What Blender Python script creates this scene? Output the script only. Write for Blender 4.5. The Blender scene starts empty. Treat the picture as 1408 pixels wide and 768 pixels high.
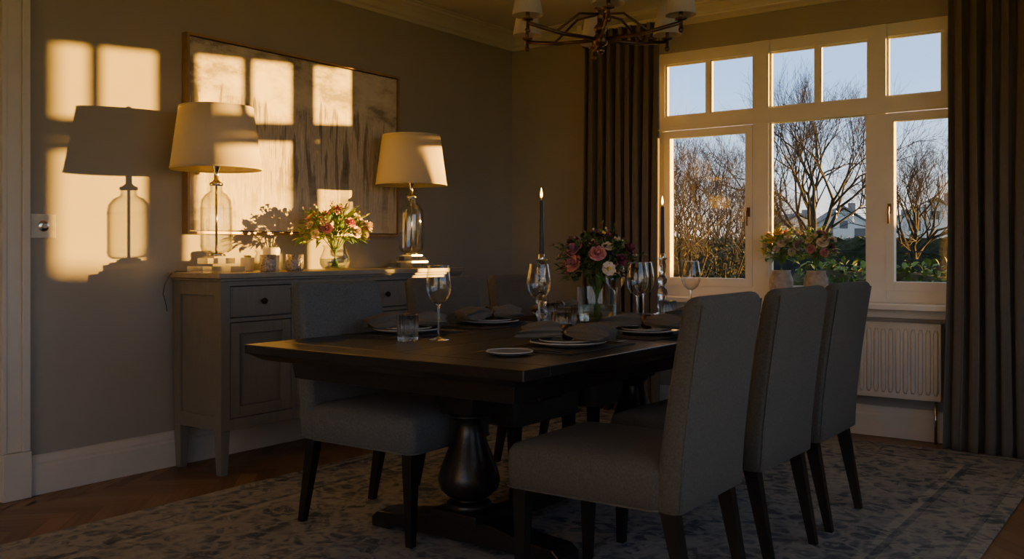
import bpy, math, random
from mathutils import Matrix, Vector, noise
random.seed(7)
R = random.random
def U(a,b): return a+(b-a)*random.random()

# ------------------------------------------------------------------ materials
MATS={}
def newmat(name):
    m=bpy.data.materials.new(name); m.use_nodes=True
    nt=m.node_tree; nt.nodes.clear()
    out=nt.nodes.new('ShaderNodeOutputMaterial')
    MATS[name]=m
    return m,nt,out
def N(nt,t,**kw):
    n=nt.nodes.new(t)
    for k,v in kw.items():
        if k in n.inputs: n.inputs[k].default_value=v
        else: setattr(n,k,v)
    return n
def c4(c): return (c[0],c[1],c[2],1.0)
def pmat(name,col,rough=.6,metal=0,var=.12,scale=20,bump=0,bscale=60,stretch=None,spec=.5,emis=None,sheen=0):
    m,nt,out=newmat(name)
    b=N(nt,'ShaderNodeBsdfPrincipled'); b.inputs['Roughness'].default_value=rough
    b.inputs['Metallic'].default_value=metal; b.inputs['Specular IOR Level'].default_value=spec
    if sheen: b.inputs['Sheen Weight'].default_value=sheen
    tc=N(nt,'ShaderNodeTexCoord'); mp=N(nt,'ShaderNodeMapping')
    if stretch: mp.inputs['Scale'].default_value=stretch
    nt.links.new(tc.outputs['Object'],mp.inputs['Vector'])
    nz=N(nt,'ShaderNodeTexNoise'); nz.inputs['Scale'].default_value=scale; nz.inputs['Detail'].default_value=6
    nt.links.new(mp.outputs[0],nz.inputs['Vector'])
    cr=N(nt,'ShaderNodeValToRGB')
    cr.color_ramp.elements[0].position=.3; cr.color_ramp.elements[1].position=.7
    cr.color_ramp.elements[0].color=c4([x*(1-var) for x in col]); cr.color_ramp.elements[1].color=c4([min(1,x*(1+var)) for x in col])
    nt.links.new(nz.outputs['Fac'],cr.inputs[0]); nt.links.new(cr.outputs[0],b.inputs['Base Color'])
    if emis: 
        b.inputs['Emission Color'].default_value=c4(emis[0]); b.inputs['Emission Strength'].default_value=emis[1]
    if bump:
        n2=N(nt,'ShaderNodeTexNoise'); n2.inputs['Scale'].default_value=bscale; n2.inputs['Detail'].default_value=4
        nt.links.new(mp.outputs[0],n2.inputs['Vector'])
        bp=N(nt,'ShaderNodeBump'); bp.inputs['Strength'].default_value=bump; bp.inputs['Distance'].default_value=.01
        nt.links.new(n2.outputs['Fac'],bp.inputs['Height']); nt.links.new(bp.outputs[0],b.inputs['Normal'])
    nt.links.new(b.outputs[0],out.inputs['Surface'])
    return m
def facfac(nt,lo,hi,pw):
    lw=N(nt,'ShaderNodeLayerWeight'); lw.inputs['Blend'].default_value=.5
    p=N(nt,'ShaderNodeMath',operation='POWER'); p.inputs[1].default_value=pw; nt.links.new(lw.outputs['Facing'],p.inputs[0])
    m=N(nt,'ShaderNodeMath',operation='MULTIPLY_ADD'); m.inputs[1].default_value=hi; m.inputs[2].default_value=lo; nt.links.new(p.outputs[0],m.inputs[0])
    return m
def thinglass(name,tint=(.97,.98,.98),lo=.04,hi=.7,pw=4,rough=.0):
    m,nt,out=newmat(name)
    t=N(nt,'ShaderNodeBsdfTransparent'); t.inputs[0].default_value=c4(tint)
    g=N(nt,'ShaderNodeBsdfGlossy'); g.inputs['Roughness'].default_value=rough
    f=facfac(nt,lo,hi,pw)
    mx=N(nt,'ShaderNodeMixShader'); nt.links.new(f.outputs[0],mx.inputs[0])
    nt.links.new(t.outputs[0],mx.inputs[1]); nt.links.new(g.outputs[0],mx.inputs[2]); nt.links.new(mx.outputs[0],out.inputs[0])
def realglass(name,tint=(1,1,1),ior=1.5,mix=.5,rough=0):
    m,nt,out=newmat(name)
    g=N(nt,'ShaderNodeBsdfGlass'); g.inputs['IOR'].default_value=ior; g.inputs['Color'].default_value=c4(tint); g.inputs['Roughness'].default_value=rough
    t=N(nt,'ShaderNodeBsdfTransparent'); t.inputs[0].default_value=c4(tint)
    mx=N(nt,'ShaderNodeMixShader'); mx.inputs[0].default_value=mix
    nt.links.new(t.outputs[0],mx.inputs[1]); nt.links.new(g.outputs[0],mx.inputs[2]); nt.links.new(mx.outputs[0],out.inputs[0])
def fabric(name,col,transl=.3):
    m,nt,out=newmat(name)
    tc=N(nt,'ShaderNodeTexCoord'); nz=N(nt,'ShaderNodeTexNoise'); nz.inputs['Scale'].default_value=250
    nt.links.new(tc.outputs['Object'],nz.inputs['Vector'])
    cr=N(nt,'ShaderNodeValToRGB'); cr.color_ramp.elements[0].color=c4([x*.85 for x in col]); cr.color_ramp.elements[1].color=c4(col)
    nt.links.new(nz.outputs['Fac'],cr.inputs[0])
    d=N(nt,'ShaderNodeBsdfDiffuse'); t=N(nt,'ShaderNodeBsdfTranslucent')
    nt.links.new(cr.outputs[0],d.inputs[0]); nt.links.new(cr.outputs[0],t.inputs[0])
    mx=N(nt,'ShaderNodeMixShader'); mx.inputs[0].default_value=transl
    nt.links.new(d.outputs[0],mx.inputs[1]); nt.links.new(t.outputs[0],mx.inputs[2]); nt.links.new(mx.outputs[0],out.inputs[0])

pmat('wall_paint',(.345,.325,.285),.85,var=.04,scale=3,bump=.05,bscale=180)
pmat('ceiling_paint',(.58,.55,.49),.9,var=.03,scale=3)
pmat('trim_paint',(.62,.59,.53),.45,var=.03,scale=8)
pmat('window_paint',(.80,.78,.74),.4,var=.03,scale=8)
pmat('sideboard_paint',(.185,.175,.155),.45,var=.07,scale=9,stretch=(6,6,1),bump=.08,bscale=30)
pmat('sideboard_top_wood',(.30,.26,.205),.45,var=.15,scale=6,stretch=(8,1,8))
pmat('dark_knob',(.03,.025,.02),.35,metal=.8)
pmat('table_wood',(.017,.015,.014),.29,var=.35,scale=7,stretch=(9,.8,9),bump=.10,bscale=14,spec=.5)
pmat('leg_wood',(.010,.009,.008),.35,var=.2,scale=10)
pmat('chair_linen',(.108,.097,.080),.95,var=.2,scale=160,bump=.4,bscale=420,sheen=.05)
pmat('chair_linen_grey',(.120,.130,.132),.95,var=.22,scale=160,bump=.4,bscale=420,sheen=.05)
pmat('curtain_cloth',(.14,.120,.10),.95,var=.1,scale=120,bump=.2,bscale=300,stretch=(3,3,.6))
pmat('brass_frame',(.36,.25,.14),.4,metal=.4)
pmat('bronze',(.14,.085,.05),.35,metal=.85)
pmat('chrome',(.75,.72,.68),.12,metal=1,var=.02)
pmat('silver',(.6,.58,.56),.2,metal=1,var=.05)
pmat('switch_plate',(.6,.56,.48),.35,metal=.1)
pmat('black_wax',(.012,.011,.012),.4,var=.1)
pmat('cream_wax',(.75,.68,.55),.5)
pmat('napkin_cloth',(.15,.135,.118),.95,var=.15,scale=200,bump=.3,bscale=400)
pmat('placemat_weave',(.05,.048,.048),.85,var=.5,scale=220,bump=.6,bscale=260)
pmat('plate_ceramic',(.22,.21,.20),.2,var=.1,scale=30)
pmat('rim_ceramic',(.65,.6,.55),.2,var=.1,scale=30)
pmat('mercury_glass',(.42,.37,.31),.3,metal=.4,var=.6,scale=90,bump=.6,bscale=90)
pmat('stone_pot',(.42,.36,.31),.8,var=.25,scale=40,bump=.3,bscale=60)
pmat('radiator_enamel',(.60,.57,.51),.35,var=.02)
pmat('stem_green',(.12,.24,.045),.5,var=.3,scale=40)
pmat('leaf_green',(.10,.22,.04),.5,var=.5,scale=30)
pmat('leaf_lime',(.32,.46,.07),.5,var=.4,scale=30)
pmat('leaf_dark',(.035,.07,.025),.5,var=.4,scale=30)
pmat('petal_pink',(.60,.24,.26),.6,var=.3,scale=60)
pmat('petal_cream',(.72,.58,.43),.6,var=.15,scale=60)
pmat('petal_plum',(.20,.04,.085),.6,var=.4,scale=60)
pmat('petal_mauve',(.38,.17,.26),.6,var=.3,scale=60)
pmat('petal_yellow',(.8,.55,.08),.6,var=.2,scale=60)
pmat('bark',(.024,.020,.019),.95,var=.3,scale=8)
pmat('twig',(.035,.028,.026),.95,var=.3,scale=8)
pmat('lawn',(.10,.22,.04),.95,var=.5,scale=1.2)
pmat('outdoor_leaf',(.018,.034,.012),.7,var=.5,scale=30)
pmat('outdoor_leaf_sunlit',(.05,.12,.02),.7,var=.5,scale=30)  # lighter copy of the leaf green, sunlight put into the colour
pmat('hedge_leaf',(.016,.026,.011),.9,var=.7,scale=9,bump=1,bscale=18)
pmat('house_white',(.6,.62,.66),.8,var=.05,scale=1)
pmat('roof_slate',(.13,.155,.20),.8,var=.15,scale=5)
pmat('house_glass',(.05,.07,.1),.2)
pmat('fence_wood',(.020,.025,.032),.9,var=.3,scale=6,spec=.1)
pmat('sun_block_render',(.4,.37,.33),.85,var=.1,scale=4)  # finish of the added sun blocker outside
pmat('black_cord',(.05,.045,.04),.5)
pmat('flame',(1,.6,.2),.5,emis=((1,.42,.08),30))
thinglass('window_glass',(.97,.98,.98),.035,.6,5)
thinglass('thin_glass',(.97,.98,.98),.09,.85,2.5)
thinglass('bowl_glass',(.98,.98,.98),.08,1.0,1.8)
realglass('crystal',(.99,.99,.99),1.5,.85)
realglass('cut_crystal',(1,1,1),1.5,.8)
realglass('water',(.93,.97,.9),1.33,.4)
fabric('shade_linen',(.80,.73,.60),.30)
fabric('small_shade',(.74,.68,.60),.30)

def plankmat():
    m,nt,out=newmat('oak_parquet')
    at=N(nt,'ShaderNodeAttribute'); at.attribute_name='rnd'
    tc=N(nt,'ShaderNodeUVMap'); tc.uv_map='UVMap'
    mp=N(nt,'ShaderNodeMapping'); mp.inputs['Scale'].default_value=(2.5,26,1)
    nt.links.new(tc.outputs[0],mp.inputs['Vector'])
    nz=N(nt,'ShaderNodeTexNoise'); nz.inputs['Scale'].default_value=1.6; nz.inputs['Detail'].default_value=7
    nt.links.new(mp.outputs[0],nz.inputs['Vector'])
    ad=N(nt,'ShaderNodeMath',operation='MULTIPLY_ADD'); ad.inputs[1].default_value=.45
    nt.links.new(at.outputs['Fac'],ad.inputs[0]); 
    m2=N(nt,'ShaderNodeMath',operation='MULTIPLY'); m2.inputs[1].default_value=.6
    nt.links.new(nz.outputs['Fac'],m2.inputs[0]); nt.links.new(m2.outputs[0],ad.inputs[2])
    cr=N(nt,'ShaderNodeValToRGB'); cr.color_ramp.elements[0].color=(.12,.065,.034,1); cr.color_ramp.elements[1].color=(.34,.20,.11,1)
    cr.color_ramp.elements[0].position=.15; cr.color_ramp.elements[1].position=.85
    nt.links.new(ad.outputs[0],cr.inputs[0])
    b=N(nt,'ShaderNodeBsdfPrincipled'); b.inputs['Roughness'].default_value=.42
    nt.links.new(cr.outputs[0],b.inputs['Base Color'])
    bp=N(nt,'ShaderNodeBump'); bp.inputs['Strength'].default_value=.1; bp.inputs['Distance'].default_value=.005
    nt.links.new(nz.outputs['Fac'],bp.inputs['Height']); nt.links.new(bp.outputs[0],b.inputs['Normal'])
    nt.links.new(b.outputs[0],out.inputs[0])
plankmat()

def rugmat():
    m,nt,out=newmat('rug_pile')
    L=nt.links.new
    tc=N(nt,'ShaderNodeTexCoord')
    sp=N(nt,'ShaderNodeSeparateXYZ'); L(tc.outputs['Object'],sp.inputs[0])
    ax=N(nt,'ShaderNodeMath',operation='ABSOLUTE'); L(sp.outputs[0],ax.inputs[0])
    ay=N(nt,'ShaderNodeMath',operation='ABSOLUTE'); L(sp.outputs[1],ay.inputs[0])
    cb=N(nt,'ShaderNodeCombineXYZ'); L(ax.outputs[0],cb.inputs[0]); L(ay.outputs[0],cb.inputs[1])
    mo=N(nt,'ShaderNodeTexNoise'); mo.inputs['Scale'].default_value=12; mo.inputs['Detail'].default_value=4; mo.inputs['Distortion'].default_value=1.4
    L(cb.outputs[0],mo.inputs['Vector'])
    r1=N(nt,'ShaderNodeValToRGB'); r1.color_ramp.elements[0].position=.43; r1.color_ramp.elements[1].position=.56
    L(mo.outputs['Fac'],r1.inputs[0])
    vo=N(nt,'ShaderNodeTexVoronoi'); vo.inputs['Scale'].default_value=7; vo.feature='DISTANCE_TO_EDGE'; L(cb.outputs[0],vo.inputs['Vector'])
    r2=N(nt,'ShaderNodeValToRGB'); r2.color_ramp.elements[0].position=.02; r2.color_ramp.elements[1].position=.10; r2.color_ramp.elements[0].color=(.2,.2,.2,1)
    L(vo.outputs['Distance'],r2.inputs[0])
    mu=N(nt,'ShaderNodeMath',operation='MULTIPLY'); L(r1.outputs[0],mu.inputs[0]); L(r2.outputs[0],mu.inputs[1])
    dx=N(nt,'ShaderNodeMath',operation='SUBTRACT'); dx.inputs[0].default_value=1.495; L(ax.outputs[0],dx.inputs[1])
    dy=N(nt,'ShaderNodeMath',operation='SUBTRACT'); dy.inputs[0].default_value=2.2; L(ay.outputs[0],dy.inputs[1])
    mn=N(nt,'ShaderNodeMath',operation='MINIMUM'); L(dx.outputs[0],mn.inputs[0]); L(dy.outputs[0],mn.inputs[1])
    rb=N(nt,'ShaderNodeValToRGB'); rb.color_ramp.interpolation='CONSTANT'
    e=rb.color_ramp.elements; e[0].position=0; e[0].color=(.15,.15,.15,1); e[1].position=.06; e[1].color=(.9,.9,.9,1)
    for p,v in((.09,.35),(.30,1),(.33,.1),(.37,.5)):
        q=e.new(p); q.color=(v,v,v,1)
    L(mn.outputs[0],rb.inputs[0])
    d=N(nt,'ShaderNodeTexNoise'); d.inputs['Scale'].default_value=3.2; d.inputs['Detail'].default_value=12; d.inputs['Roughness'].default_value=.8
    L(tc.outputs['Object'],d.inputs['Vector'])
    rd=N(nt,'ShaderNodeValToRGB'); rd.color_ramp.elements[0].position=.36; rd.color_ramp.elements[1].position=.60; rd.color_ramp.elements[0].color=(.15,.15,.15,1)
    L(d.outputs['Fac'],rd.inputs[0])
    a1=N(nt,'ShaderNodeMath',operation='MULTIPLY_ADD'); a1.inputs[1].default_value=.65; L(mu.outputs[0],a1.inputs[0])
    a0=N(nt,'ShaderNodeMath',operation='MULTIPLY'); a0.inputs[1].default_value=.55; L(rb.outputs[0],a0.inputs[0]); L(a0.outputs[0],a1.inputs[2])
    mx=N(nt,'ShaderNodeMath',operation='MULTIPLY'); L(a1.outputs[0],mx.inputs[0]); L(rd.outputs[0],mx.inputs[1])
    col=N(nt,'ShaderNodeValToRGB'); c=col.color_ramp.elements
    c[0].color=(.41,.39,.37,1); c[1].color=(.075,.095,.135,1); c[1].position=.78; q=c.new(.32); q.color=(.24,.25,.27,1)
    L(mx.outputs[0],col.inputs[0])
    f=N(nt,'ShaderNodeTexNoise'); f.inputs['Scale'].default_value=300; L(tc.outputs['Object'],f.inputs['Vector'])
    bp=N(nt,'ShaderNodeBump'); bp.inputs['Strength'].default_value=.5; bp.inputs['Distance'].default_value=.004; L(f.outputs['Fac'],bp.inputs['Height'])
    b=N(nt,'ShaderNodeBsdfPrincipled'); b.inputs['Roughness'].default_value=.95; b.inputs['Specular IOR Level'].default_value=.2
    L(col.outputs[0],b.inputs['Base Color']); L(bp.outputs[0],b.inputs['Normal']); L(b.outputs[0],out.inputs[0])
rugmat()

def artmat():
    m,nt,out=newmat('abstract_canvas'); L=nt.links.new
    tc=N(nt,'ShaderNodeTexCoord')
    m1=N(nt,'ShaderNodeMapping'); m1.inputs['Scale'].default_value=(1,6.5,.7); L(tc.outputs['Object'],m1.inputs[0])
    n1=N(nt,'ShaderNodeTexNoise'); n1.inputs['Scale'].default_value=2.6; n1.inputs['Detail'].default_value=9; n1.inputs['Roughness'].default_value=.62; L(m1.outputs[0],n1.inputs['Vector'])
    m2=N(nt,'ShaderNodeMapping'); m2.inputs['Scale'].default_value=(1,1.3,2.6); m2.inputs['Location'].default_value=(3,1,2); L(tc.outputs['Object'],m2.inputs[0])
    n2=N(nt,'ShaderNodeTexNoise'); n2.inputs['Scale'].default_value=2.2; n2.inputs['Detail'].default_value=9; n2.inputs['Roughness'].default_value=.65; L(m2.outputs[0],n2.inputs['Vector'])
    r1=N(nt,'ShaderNodeValToRGB'); e=r1.color_ramp.elements
    e[0].position=.32; e[0].color=(.09,.085,.08,1); e[1].position=.64; e[1].color=(.66,.61,.52,1); q=e.new(.45); q.color=(.25,.23,.20,1); q=e.new(.49); q.color=(.58,.53,.45,1); q=e.new(.56); q.color=(.42,.38,.32,1)
    L(n1.outputs['Fac'],r1.inputs[0])
    r2=N(nt,'ShaderNodeValToRGB'); e=r2.color_ramp.elements
    e[0].position=.40; e[0].color=(.24,.22,.195,1); e[1].position=.60; e[1].color=(.66,.62,.54,1); q=e.new(.48); q.color=(.50,.46,.39,1)
    L(n2.outputs['Fac'],r2.inputs[0])
    sp=N(nt,'ShaderNodeSeparateXYZ'); L(tc.outputs['Object'],sp.inputs[0])
    rz=N(nt,'ShaderNodeMapRange'); rz.inputs['From Min'].default_value=-.45; rz.inputs['From Max'].default_value=.45; L(sp.outputs[2],rz.inputs[0])
    rr=N(nt,'ShaderNodeValToRGB'); e=rr.color_ramp.elements; e[0].color=(.3,.3,.3,1); e[1].position=1; e[1].color=(0,0,0,1); q=e.new(.3); q.color=(.9,.9,.9,1); q=e.new(.70); q.color=(1,1,1,1); q=e.new(.76); q.color=(.05,.05,.05,1)
    ad=N(nt,'ShaderNodeMath',operation='MULTIPLY_ADD'); ad.inputs[1].default_value=.7; L(n1.outputs['Fac'],ad.inputs[0]); 
    sb=N(nt,'ShaderNodeMath',operation='SUBTRACT'); sb.inputs[1].default_value=.33; L(rz.outputs[0],sb.inputs[0]); L(sb.outputs[0],ad.inputs[2])
    L(ad.outputs[0],rr.inputs[0])
    mx=N(nt,'ShaderNodeMix',data_type='RGBA'); L(rr.outputs[0],mx.inputs[0]); L(r2.outputs[0],mx.inputs[6]); L(r1.outputs[0],mx.inputs[7])
    b=N(nt,'ShaderNodeBsdfPrincipled'); b.inputs['Roughness'].default_value=.8; L(mx.outputs[2],b.inputs['Base Color']); L(b.outputs[0],out.inputs[0])
artmat()

# ------------------------------------------------------------------ mesh builder
class MB:
    def __init__(s): s.v=[];s.f=[];s.mi=[];s.sm=[];s.mats=[];s.M=Matrix.Identity(4)
    def add(s,vs,fs,mat,smooth=False):
        if mat not in s.mats: s.mats.append(mat)
        k=s.mats.index(mat); o=len(s.v)
        for p in vs: s.v.append(tuple(s.M@Vector(p)))
        for f in fs: s.f.append(tuple(i+o for i in f)); s.mi.append(k); s.sm.append(smooth)
    def box(s,a,b,mat):
        x0,y0,z0=[min(a[i],b[i]) for i in range(3)]; x1,y1,z1=[max(a[i],b[i]) for i in range(3)]
        s.add([(x0,y0,z0),(x1,y0,z0),(x1,y1,z0),(x0,y1,z0),(x0,y0,z1),(x1,y0,z1),(x1,y1,z1),(x0,y1,z1)],
              [(0,3,2,1),(4,5,6,7),(0,1,5,4),(1,2,6,5),(2,3,7,6),(3,0,4,7)],mat)
    def cbox(s,c,d,mat): s.box([c[i]-d[i]/2 for i in range(3)],[c[i]+d[i]/2 for i in range(3)],mat)
    def frust(s,c0,d0,c1,d1,mat):
        vs=[]
        for c,d in((c0,d0),(c1,d1)):
            for sx,sy in((-1,-1),(1,-1),(1,1),(-1,1)): vs.append((c[0]+sx*d[0]/2,c[1]+sy*d[1]/2,c[2]))
        s.add(vs,[(0,3,2,1),(4,5,6,7),(0,1,5,4),(1,2,6,5),(2,3,7,6),(3,0,4,7)],mat)
    def lathe(s,prof,c,mat,seg=24,smooth=True,flute=0,nfl=12,cap=True,closed=False,rot=0):
        vs=[];fs=[];n=len(prof)
        for (r,z) in prof:
            for i in range(seg):
                a=2*math.pi*i/seg+rot
                rr=r*(1+flute*math.cos(nfl*a)) if r>.004 else r
                vs.append((c[0]+rr*math.cos(a),c[1]+rr*math.sin(a),c[2]+z))
        m=n if closed else n-1
        for j in range(m):
            j2=(j+1)%n
            for i in range(seg):
                k=(i+1)%seg
                fs.append((j*seg+i,j*seg+k,j2*seg+k,j2*seg+i))
        if cap and not closed:
            if prof[0][0]>1e-4: fs.append(tuple(range(seg-1,-1,-1)))
            if prof[-1][0]>1e-4: fs.append(tuple((n-1)*seg+i for i in range(seg)))
        s.add(vs,fs,mat,smooth)
    def loft(s,secs,mat,smooth=True,cap=True):
        n=len(secs[0]);vs=[p for q in secs for p in q];fs=[]
        for j in range(len(secs)-1):
            for i in range(n):
                k=(i+1)%n; fs.append((j*n+i,j*n+k,(j+1)*n+k,(j+1)*n+i))
        if cap: fs.append(tuple(range(n-1,-1,-1))); fs.append(tuple((len(secs)-1)*n+i for i in range(n)))
        s.add(vs,fs,mat,smooth)
    def tube(s,pts,rad,mat,seg=8,smooth=True):
        pts=[Vector(p) for p in pts]
        if not isinstance(rad,(list,tuple)): rad=[rad]*len(pts)
        secs=[]
        for i,p in enumerate(pts):
            d=(pts[min(i+1,len(pts)-1)]-pts[max(i-1,0)]).normalized()
            up=Vector((0,0,1)) if abs(d.z)<.9 else Vector((1,0,0))
            a=d.cross(up).normalized(); b=d.cross(a).normalized()
            secs.append([tuple(p+(a*math.cos(t)+b*math.sin(t))*rad[i]) for t in [2*math.pi*k/seg for k in range(seg)]])
        s.loft(secs,mat,smooth)
    def sphere(s,c,r,mat,seg=12,ring=8,sz=1):
        prof=[(max(1e-5,r*math.sin(math.pi*j/ring)),-r*sz*math.cos(math.pi*j/ring)) for j in range(ring+1)]
        s.lathe(prof,c,mat,seg,cap=False)
    def grid(s,fn,nu,nv,mat,smooth=True):
        vs=[fn(i/nu,j/nv) for j in range(nv+1) for i in range(nu+1)]
        fs=[(j*(nu+1)+i,j*(nu+1)+i+1,(j+1)*(nu+1)+i+1,(j+1)*(nu+1)+i) for j in range(nv) for i in range(nu)]
        s.add(vs,fs,mat,smooth)
    def prism(s,poly,axis,a,b,mat):
        n=len(poly); vs=[]
        for t in(a,b):
            for p in poly: vs.append((t,p[0],p[1]) if axis=='x' else (p[0],t,p[1]))
        fs=[(i,(i+1)%n,n+(i+1)%n,n+i) for i in range(n)]+[tuple(range(n-1,-1,-1)),tuple(range(n,2*n))]
        s.add(vs,fs,mat)
    def mesh(s,name,origin=(0,0,0)):
        me=bpy.data.meshes.new(name); o=Vector(origin)
        me.from_pydata([tuple(Vector(p)-o) for p in s.v],[],s.f)
        for m in s.mats: me.materials.append(MATS[m])
        me.polygons.foreach_set('material_index',s.mi); me.polygons.foreach_set('use_smooth',s.sm)
        me.update(); return me
    def obj(s,name,origin=(0,0,0),bevel=0,seg=2,solid=0,fixn=True,subsurf=0):
        me=s.mesh(name,origin)
        if fixn:
            import bmesh
            bm=bmesh.new(); bm.from_mesh(me); bmesh.ops.recalc_face_normals(bm,faces=bm.faces); bm.to_mesh(me); bm.free()
        ob=bpy.data.objects.new(name,me); ob.location=origin; bpy.context.scene.collection.objects.link(ob)
        if solid:
            m=ob.modifiers.new('s','SOLIDIFY'); m.thickness=solid; m.offset=0
        if bevel:
            m=ob.modifiers.new('b','BEVEL'); m.width=bevel; m.segments=seg; m.limit_method='ANGLE'; m.angle_limit=math.radians(50)
        return ob
def inst(ob,name,loc,rotz=0):
    o=bpy.data.objects.new(name,ob.data); o.location=loc; o.rotation_euler=(0,0,rotz)
    bpy.context.scene.collection.objects.link(o)
    return o
def rr(w,t,r,n=4):
    pts=[]
    for cx,cy,a0 in((w/2-r,t/2-r,0),(-w/2+r,t/2-r,90),(-w/2+r,-t/2+r,180),(w/2-r,-t/2+r,270)):
        for i in range(n+1):
            a=math.radians(a0+90*i/n); pts.append((cx+r*math.cos(a),cy+r*math.sin(a)))
    return pts

# ------------------------------------------------------------------ room shell
X1,Y0,H=5.3,-7.6,2.76
WX0,WX1,WZ0,WZ1=1.22,3.50,.80,2.47
def herring():
    pw,pl=.085,.425
    vs=[];fs=[];rn=[];uv=[]
    c,s=math.cos(math.pi/4),math.sin(math.pi/4)
    g=.0012
    def plank(x,y,w,h,long_x):
        P=[(x+g,y+g),(x+w-g,y+g),(x+w-g,y+h-g),(x+g,y+h-g)]
        Q=[(px*c-py*s,px*s+py*c) for px,py in P]
        cx=sum(q[0] for q in Q)/4; cy=sum(q[1] for q in Q)/4
        ox,oy=2.6,-3.6
        if abs(cx)>2.9 or abs(cy)>4.2: return
        o=len(vs)
        cl=[(min(max(q[0]+ox,0),X1),min(max(q[1]+oy,Y0),0)) for q in Q]
        vs.extend([(p[0],p[1],0) for p in cl]); fs.append((o,o+1,o+2,o+3)); rn.append(R())
        k=R()*9
        uv.extend([(k,k),(k+pl,k),(k+pl,k+pw),(k,k+pw)] if long_x else [(k,k),(k,k+pw),(k+pl,k+pw),(k+pl,k)])
    for i in range(-70,70):
        for j in range(-16,16):
            bx=i*pw+j*pl; by=i*pw-j*pl
            plank(bx,by,pl,pw,True)
            plank(bx-pw,by,pw,pl,False)
    o=len(vs)
    vs.extend([(0,Y0,-.003),(X1,Y0,-.003),(X1,0,-.003),(0,0,-.003)]); fs.append((o,o+1,o+2,o+3)); rn.append(0); uv.extend([(0,0)]*4)
    me=bpy.data.meshes.new('floor'); me.from_pydata(vs,[],fs); me.materials.append(MATS['oak_parquet'])
    a=me.attributes.new('rnd','FLOAT','FACE'); a.data.foreach_set('value',rn)
    u=me.uv_layers.new(name='UVMap')
    for i,t in enumerate(uv): u.data[i].uv=t
    ob=bpy.data.objects.new('floor',me); bpy.context.scene.collection.objects.link(ob)
herring()
b=MB(); b.box((-.2,Y0-.2,-.12),(X1+.2,.25,-.02),'wall_paint'); b.obj('floor_slab')
b=MB(); b.box((-.2,Y0-.2,H),(X1+.2,.25,H+.12),'ceiling_paint'); b.obj('ceiling')
DY0,DY1,DZ=-4.72,-3.84,2.27
b=MB(); b.box((-.2,DY1,0),(0,.25,H),'wall_paint'); b.box((-.2,Y0-.2,0),(0,DY0,H),'wall_paint'); b.box((-.2,DY0,DZ),(0,DY1,H),'wall_paint'); b.obj('wall_left')
b=MB(); b.box((0,0,0),(WX0,.25,H),'wall_paint'); b.box((WX1,0,0),(X1,.25,H),'wall_paint'); b.box((WX0,0,0),(WX1,.25,WZ0-.035),'wall_paint'); b.box((WX0,0,WZ1),(WX1,.25,H),'wall_paint'); b.obj('wall_back')
SY0_,SY1_,SZ0,SZ1=-5.8,-1.7,.6,2.5
b=MB(); b.box((X1,Y0-.2,0),(X1+.2,SY0_,H),'wall_paint'); b.box((X1,SY1_,0),(X1+.2,.25,H),'wall_paint'); b.box((X1,SY0_,0),(X1+.2,SY1_,SZ0),'wall_paint'); b.box((X1,SY0_,SZ1),(X1+.2,SY1_,H),'wall_paint'); b.obj('wall_right')
b=MB()
for y in (SY0_,SY0_+1.35,SY0_+2.69,SY1_-.06): b.box((X1+.06,y,SZ0+.06),(X1+.12,y+.06,SZ1-.06),'window_paint')
b.box((X1+.06,SY0_,SZ1-.06),(X1+.12,SY1_,SZ1),'window_paint'); b.box((X1+.06,SY0_,SZ0),(X1+.12,SY1_,SZ0+.06),'window_paint')
b.box((X1+.085,SY0_+.03,SZ0+.03),(X1+.09,SY1_-.03,SZ1-.03),'window_glass'); b.obj('right_fill_window')  # invented window out of view, added to brighten the room
RX0,RX1,RZ=2.2,5.0,2.3
b=MB(); b.box((0,Y0-.2,0),(RX0,Y0,H),'wall_paint'); b.box((RX1,Y0-.2,0),(X1,Y0,H),'wall_paint'); b.box((RX0,Y0-.2,RZ),(RX1,Y0,H),'wall_paint'); b.obj('wall_front')
b=MB()
for x in (RX0,3.57,RX1-.06): b.box((x,Y0-.12,.1),(x+.06,Y0-.05,RZ-.07),'window_paint')
b.box((RX0,Y0-.12,RZ-.07),(RX1,Y0-.05,RZ),'window_paint'); b.box((RX0,Y0-.12,0),(RX1,Y0-.05,.1),'window_paint')
b.box((RX0+.03,Y0-.09,.1),(RX1-.03,Y0-.08,RZ-.07),'window_glass'); b.obj('rear_fill_window')  # glazing behind the camera, added for cool fill light
cp=[(0,H-.115),(.015,H-.115),(.02,H-.095),(.035,H-.085),(.05,H-.055),(.085,H-.03),(.10,H-.025),(.105,H-.012),(.125,H-.008),(.125,H),(0,H)]
b=MB(); b.prism(cp,'y',Y0,0,'ceiling_paint'); b.obj('trim_1')
b=MB(); b.prism([(-p[0],p[1]) for p in cp],'x',0,X1,'ceiling_paint'); b.obj('trim_2')
bp=[(0,0),(.022,0),(.022,.125),(.017,.135),(.017,.145),(.008,.17),(.008,.178),(0,.18)]
b=MB(); b.prism(bp,'y',-3.715,0,'trim_paint'); b.prism(bp,'y',Y0,-4.845,'trim_paint'); b.obj('baseboard_left')
b=MB(); b.prism([(-p[0],p[1]) for p in bp],'x',.022,X1,'trim_paint'); b.obj('baseboard_back')
b=MB()
for y0,y1,sg in((-3.84,-3.72,-1),(-4.84,-4.72,1)):
    yo=y1 if sg==-1 else y0; yi=y0 if sg==-1 else y1
    b.box((0,y0,.21),(.022,y1,DZ+.02),'trim_paint')
    b.box((.0225,yo,.21),(.036,yo+sg*.035,DZ+.02),'trim_paint'); b.box((.0225,yi,.21),(.028,yi-sg*.02,DZ),'trim_paint')
    b.box((0,y0-.003,0),(.042,y1+.003,.209),'trim_paint')
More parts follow.
